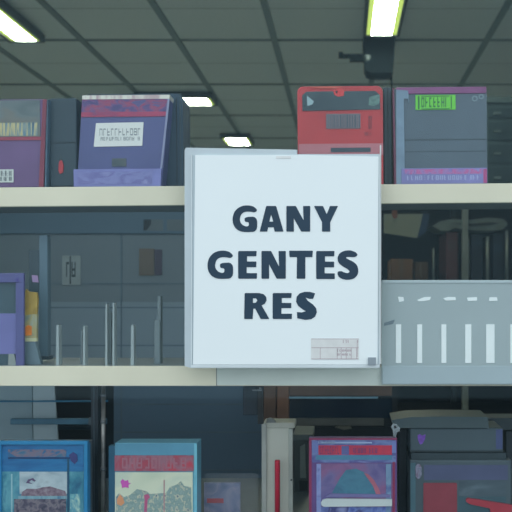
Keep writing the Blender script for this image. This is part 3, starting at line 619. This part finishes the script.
obj('red_handle', ppoly([(466, 499.6), (468, 498.2), (480, 499.8), (512, 505), (512, 514), (491, 514), (490, 508.4), (470, 504.2), (466.4, 502)], DD-.006, .0055), mat('brick_red_handle', (170, 62, 76), .4), t)
t = thing('dark_box', 'tall black box filling the gap left of the grey drawer case', 'box', (P(403, 0, 1.8).x, 1.8, BT))
obj('body', pbox(399, 431, 407, toz(1.8, BT), 1.8, .06, .002), mat('blue_black_box', (28, 42, 52), .5), t)
obj('lid', pbox(398.4, 428.6, 407.4, 431.4, 1.797, .066, .001), mat('blue_black_lid', (20, 30, 38), .5), t)
t = thing('dark_box', 'dark slate box at the right frame edge beside the grey drawer case', 'box', (P(520, 0, 1.78).x, 1.78, BT))
obj('body', pbox(506, 431, 545, toz(1.78, BT), 1.862, .06, .002), mat('slate_box_b', (50, 64, 74), .5), t)
obj('lid', pbox(488, 418, 545, 430, 1.86, .066, .001), mat('slate_lid_b', (64, 80, 88), .5), t)

# ---------------------------------------------------------------- dark rack on the right, inside the shop
DR = 4.0
t = thing('storage_rack', 'tall blue black storage rack deep in the shop behind the slotted panel', 'rack', (P(440, 0, DR).x, DR, 0))
rx0, rx1 = P(372, 0, DR).x, P(600, 0, DR).x
zr = P(0, 192, DR).z
m_rk = mat('rack_blue_black', (10, 18, 28), .8, var=.2, scale=3)
obj('back_panel', B((rx0, DR+.45, 0), (rx1, DR+.47, zr)), m_rk, t)
for x in (rx0, P(462.5, 0, DR).x, rx1-.04):
    obj('post', B((x, DR, 0), (x+.03, DR+.03, zr), .002), mat('rack_post', (112, 120, 114), .5, var=.2), t)
    obj('post', B((x, DR+.42, 0), (x+.03, DR+.449, zr), .002), mat('rack_post_dark', (34, 44, 50), .5), t)
for z in (.3, .85, P(0, 420, DR).z-.1, P(0, 340, DR).z, P(0, 279, DR).z-.03, zr-.03):
    obj('shelf_board', B((rx0+.001, DR+.005, z), (rx1-.001, DR+.448, z+.025)), m_rk, t)
zs = P(0, 279, DR).z-.005
def rbox(lab, x0, y0, x1, m, dd=DR+.04, dep=.3, nm='carton', cat='box', kid=None):
    o = thing(nm, lab, cat, (P((x0+x1)/2, 0, dd).x, dd, zs))
    obj('body', B((P(x0, 0, dd).x, dd, zs), (P(x1, 0, dd).x, dd+dep, P(0, y0, dd).z), .004), m, o)
    if kid: obj(kid[0], pbox(*kid[1:5], dd-.004, .004), kid[5], o)
    return o
rbox('low brown carton on the dark rack, left end next to the sign', 391, 259, 413, mat('brown_carton', (104, 74, 50), .7, var=.2), kid=('tape', 400, 259.5, 402.5, 277, mat('carton_tape', (92, 80, 62), .5)))
rbox('second low brown carton on the dark rack, beside the pale tube', 415, 262, 428, mat('dark_brown_carton', (80, 60, 46), .7), kid=('tape', 420, 262.5, 422, 277, mat('carton_tape', ())))
rbox('tall dark red brown box on rack left of the pale upright', 446, 232, 458, mat('maroon_box', (78, 44, 46), .6), kid=('label_patch', 447.5, 240, 456, 250, mat('maroon_patch', (74, 54, 54), .6)))
rbox('tall navy box on rack between pale upright and thin pale tube', 471, 234, 483, mat('navy_box', (10, 28, 44), .5), kid=('label_patch', 473, 240, 481, 246, mat('navy_patch', (22, 44, 60), .5)))
rbox('tall navy box on rack right of the thin pale tube', 493, 234, 503, mat('navy_box', ()), kid=('label_patch', 494.5, 244, 501.5, 252, mat('navy_patch', ())))
for lab, x, y0, r in (('thin pale tube standing on rack by the brown cartons', 433.4, 248, .004), ('pale tube just right of the rack centre post', 468.6, 238, .006), ('pale tube between the two navy boxes', 487.4, 236, .008), ('pale tube beside the right navy box at frame edge', 506.6, 230, .008)):
    o = thing('cardboard_tube', lab, 'tube', (P(x, 0, DR+.03).x, DR+.06, zs), 'pale tubes on the dark rack')
    obj('tube', tube([Vector((P(x, 0, DR+.06).x, DR+.06, zs)), P(x, y0, DR+.06)], r), mat('dim_tube', (150, 158, 148), .5, var=.2), o, True)
    obj('end_cap', tube([P(x, y0+1, DR+.06), P(x, y0-.5, DR+.06)], r*1.2), mat('tube_cap', (70, 76, 72), .5), o, True)
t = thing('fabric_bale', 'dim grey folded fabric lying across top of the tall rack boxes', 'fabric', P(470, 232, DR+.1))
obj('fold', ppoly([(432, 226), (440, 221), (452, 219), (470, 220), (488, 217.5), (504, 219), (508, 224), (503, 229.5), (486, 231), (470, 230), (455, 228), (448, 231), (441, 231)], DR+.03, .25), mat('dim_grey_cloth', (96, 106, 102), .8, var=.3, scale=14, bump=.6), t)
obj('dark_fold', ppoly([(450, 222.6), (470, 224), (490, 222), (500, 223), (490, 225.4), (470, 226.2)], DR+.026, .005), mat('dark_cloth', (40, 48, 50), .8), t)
t = thing('wall_board', 'pale grey olive board fixed high on the rack next to the sign', 'board', P(400, 236, DR+.02))
obj('board', ppoly([(384, 214), (424, 214), (421, 223), (417, 238), (384, 233)], DR+.03, .02), mat('olive_board', (122, 128, 114), .7, var=.12, scale=4), t)
obj('brown_hook', ppoly([(392.4, 210), (397, 209.6), (397.6, 217), (394.4, 219), (392, 216)], DR+.02, .012), mat('brown_hook_mat', (110, 62, 44), .5), t)
obj('dark_bar', ppoly([(423, 213), (430, 214), (426, 232), (418, 238)], DR+.022, .008), mat('dark_bar_mat', (20, 44, 70), .5), t)

# slate drawer unit standing on top of the rack
DT = DR+.02
t = thing('drawer_unit', 'slate grey drawer unit on top of the dark rack, behind right end of upper shelf', 'drawers', (P(530, 0, DT).x, DT, zr))
lx0, lx1 = P(484, 0, DT).x, P(590, 0, DT).x
zl = P(0, 97, DT).z
obj('carcass', B((lx0, DT, zr), (lx1, DT+.4, zl), .003), mat('unit_slate', (78, 98, 106), .5, var=.1, scale=5), t)
obj('top_rail', B((lx0, DT-.01, zl-.03), (lx1, DT, zl), .002), mat('unit_rail', (92, 112, 118), .5), t)
for y0, y1 in ((108, 118), (122, 140), (144, 163), (167, 188)):
    d_ = obj('drawer', pbox(488, y0, 560, y1, DT-.006, .006, .001), mat('unit_drawer', (56, 76, 86), .5, var=.12, scale=9), t)
    obj('handle', pbox(494, (y0+y1)/2-1, 501, (y0+y1)/2+1, DT-.014, .008, .001), mat('unit_handle', (112, 128, 132), .4), d_)

# ---------------------------------------------------------------- ceiling lights and the hanging projector
m_tube = emit('fluorescent_diffuser', (1.0, 1.0, .76), 38)
m_tube2 = emit('fluorescent_edge', (.72, .95, .2), .8)
m_hous = mat('light_housing', (60, 72, 78), .5)
def lamp(lab, x0, x1, y0, y1, edge=.018):
    t = thing('ceiling_light', lab, 'ceiling light', ((x0+x1)/2, (y0+y1)/2, H-.05), 'fluorescent ceiling lights')
    bm = bmesh.new(); e = edge
    B((x0-e, y0-e, H-.055), (x0, y1+e, H-.012), bm=bm); B((x1, y0-e, H-.055), (x1+e, y1+e, H-.012), bm=bm)
    B((x0, y0-e, H-.055), (x1, y0, H-.012), bm=bm); B((x0, y1, H-.055), (x1, y1+e, H-.012), bm=bm)
    B((x0-e, y0-e, H-.016), (x1+e, y1+e, H-.0121), bm=bm)
    obj('housing', bm, m_hous, t)
    obj('diffuser', B((x0+.028, y0, H-.05), (x1-.028, y1, H-.045)), m_tube, t)
    for a, b in ((x0, x0+.028), (x1-.028, x1)): obj('diffuser_edge', B((a, y0, H-.049), (b, y1-.001, H-.045)), m_tube2, t)
lamp('fluorescent ceiling light directly in front of the black projector', .138, .31, 3.3, 4.55)
lamp('fluorescent ceiling light in the top left corner of the picture', -1.925, -1.755, 3.4, 4.66)
lamp('short fluorescent ceiling light showing right beside the dark rounded case', -1.55, -.997, 6.04, 6.27)
lamp('farthest fluorescent ceiling light just above the top of the white sign', -1.145, -.897, 7.63, 8.0)
DJ = 4.72
t = thing('projector', 'black projector hung from ceiling at the end of the middle light', 'projector', (P(378, 0, DJ).x, DJ, P(0, 72, DJ).z))
m_bk = mat('black_plastic', (14, 24, 30), .9, spec=.1)
pts = [(363, 37), (395.5, 37), (393, 72.6), (371, 72.6), (366.5, 70.5), (364.8, 66), (364.6, 58)]
obj('body', ppoly(pts, DJ, .16), m_bk, t)
obj('ceiling_mount', B((P(374, 0, DJ).x, DJ+.05, P(0, 37.5, DJ).z-.002), (P(384, 0, DJ).x, DJ+.11, H-.012), .002), m_bk, t)
obj('lens', tube([P(365.6, 58, DJ-.01), P(370, 58, DJ+.02)], .02), mat('lens_ring', (90, 104, 110), .3), t, True)
ar = obj('arm', pbox(340, 53.6, 367, 57.4, DJ+.03, .03, .003), m_bk, t)
obj('arm_tip', pbox(338.6, 51.6, 343, 57.2, DJ+.028, .034, .003), m_bk, ar)
obj('arm_bracket', pbox(349.6, 57, 364, 61, DJ+.03, .03, .003), m_bk, ar)
t = tag(obj('pane_edge_line', tube([P(391.4, 72.5, DJ+.12), P(391.6, 130, DJ+.1), P(391.4, 225, DJ+.1)], .006), mat('pane_edge_dark', (46, 56, 60), .5), smooth=True), 'thin dark cable standing for a glass pane edge, below the black projector', 'line')  # upright edge of a glass pane, added as a dark tube

# the upper shelf hangs slightly out of level; what stands on it follows
bpy.context.view_layer.update()
for o in list(C.objects):
    if o.parent is None and o.type == 'EMPTY' and (abs(o.location.z-P(0, 186.5, SF).z) < .01 or o.name == 'display_shelf') and o.location.y < 1.8:
        px = CX+o.location.x*F/o.location.y
        o.location.z += (186.5-(187.4-.0082*px))*SF/F
        o.rotation_euler.y = -.0082

# ---------------------------------------------------------------- light, camera
w = bpy.data.worlds.new('overcast'); bpy.context.scene.world = w; w.use_nodes = True
nt = w.node_tree; bg = nt.nodes['Background']
tc = nt.nodes.new('ShaderNodeTexCoord'); sx = nt.nodes.new('ShaderNodeSeparateXYZ'); r = nt.nodes.new('ShaderNodeValToRGB')
nt.links.new(tc.outputs['Generated'], sx.inputs[0]); nt.links.new(sx.outputs['Z'], r.inputs['Fac'])
r.color_ramp.elements[0].position = 0; r.color_ramp.elements[0].color = (.62, .67, .72, 1)
r.color_ramp.elements[1].position = .5; r.color_ramp.elements[1].color = (.92, .97, 1.0, 1)
nt.links.new(r.outputs['Color'], bg.inputs['Color']); bg.inputs['Strength'].default_value = 1.50

cam = bpy.data.cameras.new('camera'); co = bpy.data.objects.new('camera', cam); C.objects.link(co)
co.location = (0, 0, EYE); co.rotation_euler = (math.pi/2, 0, 0)
cam.sensor_fit = 'HORIZONTAL'; cam.sensor_width = 36; cam.lens = 36*F/512
cam.dof.use_dof = True; cam.dof.focus_distance = 1.54; cam.dof.aperture_fstop = 8.5
cam.shift_x = -(CX-256)/512; cam.shift_y = (CY-256)/512
bpy.context.scene.camera = co
vs = bpy.context.scene.view_settings
vs.view_transform = 'Standard'; vs.look = 'None'; vs.gamma = 1; vs.use_curve_mapping = False; vs.exposure = 0
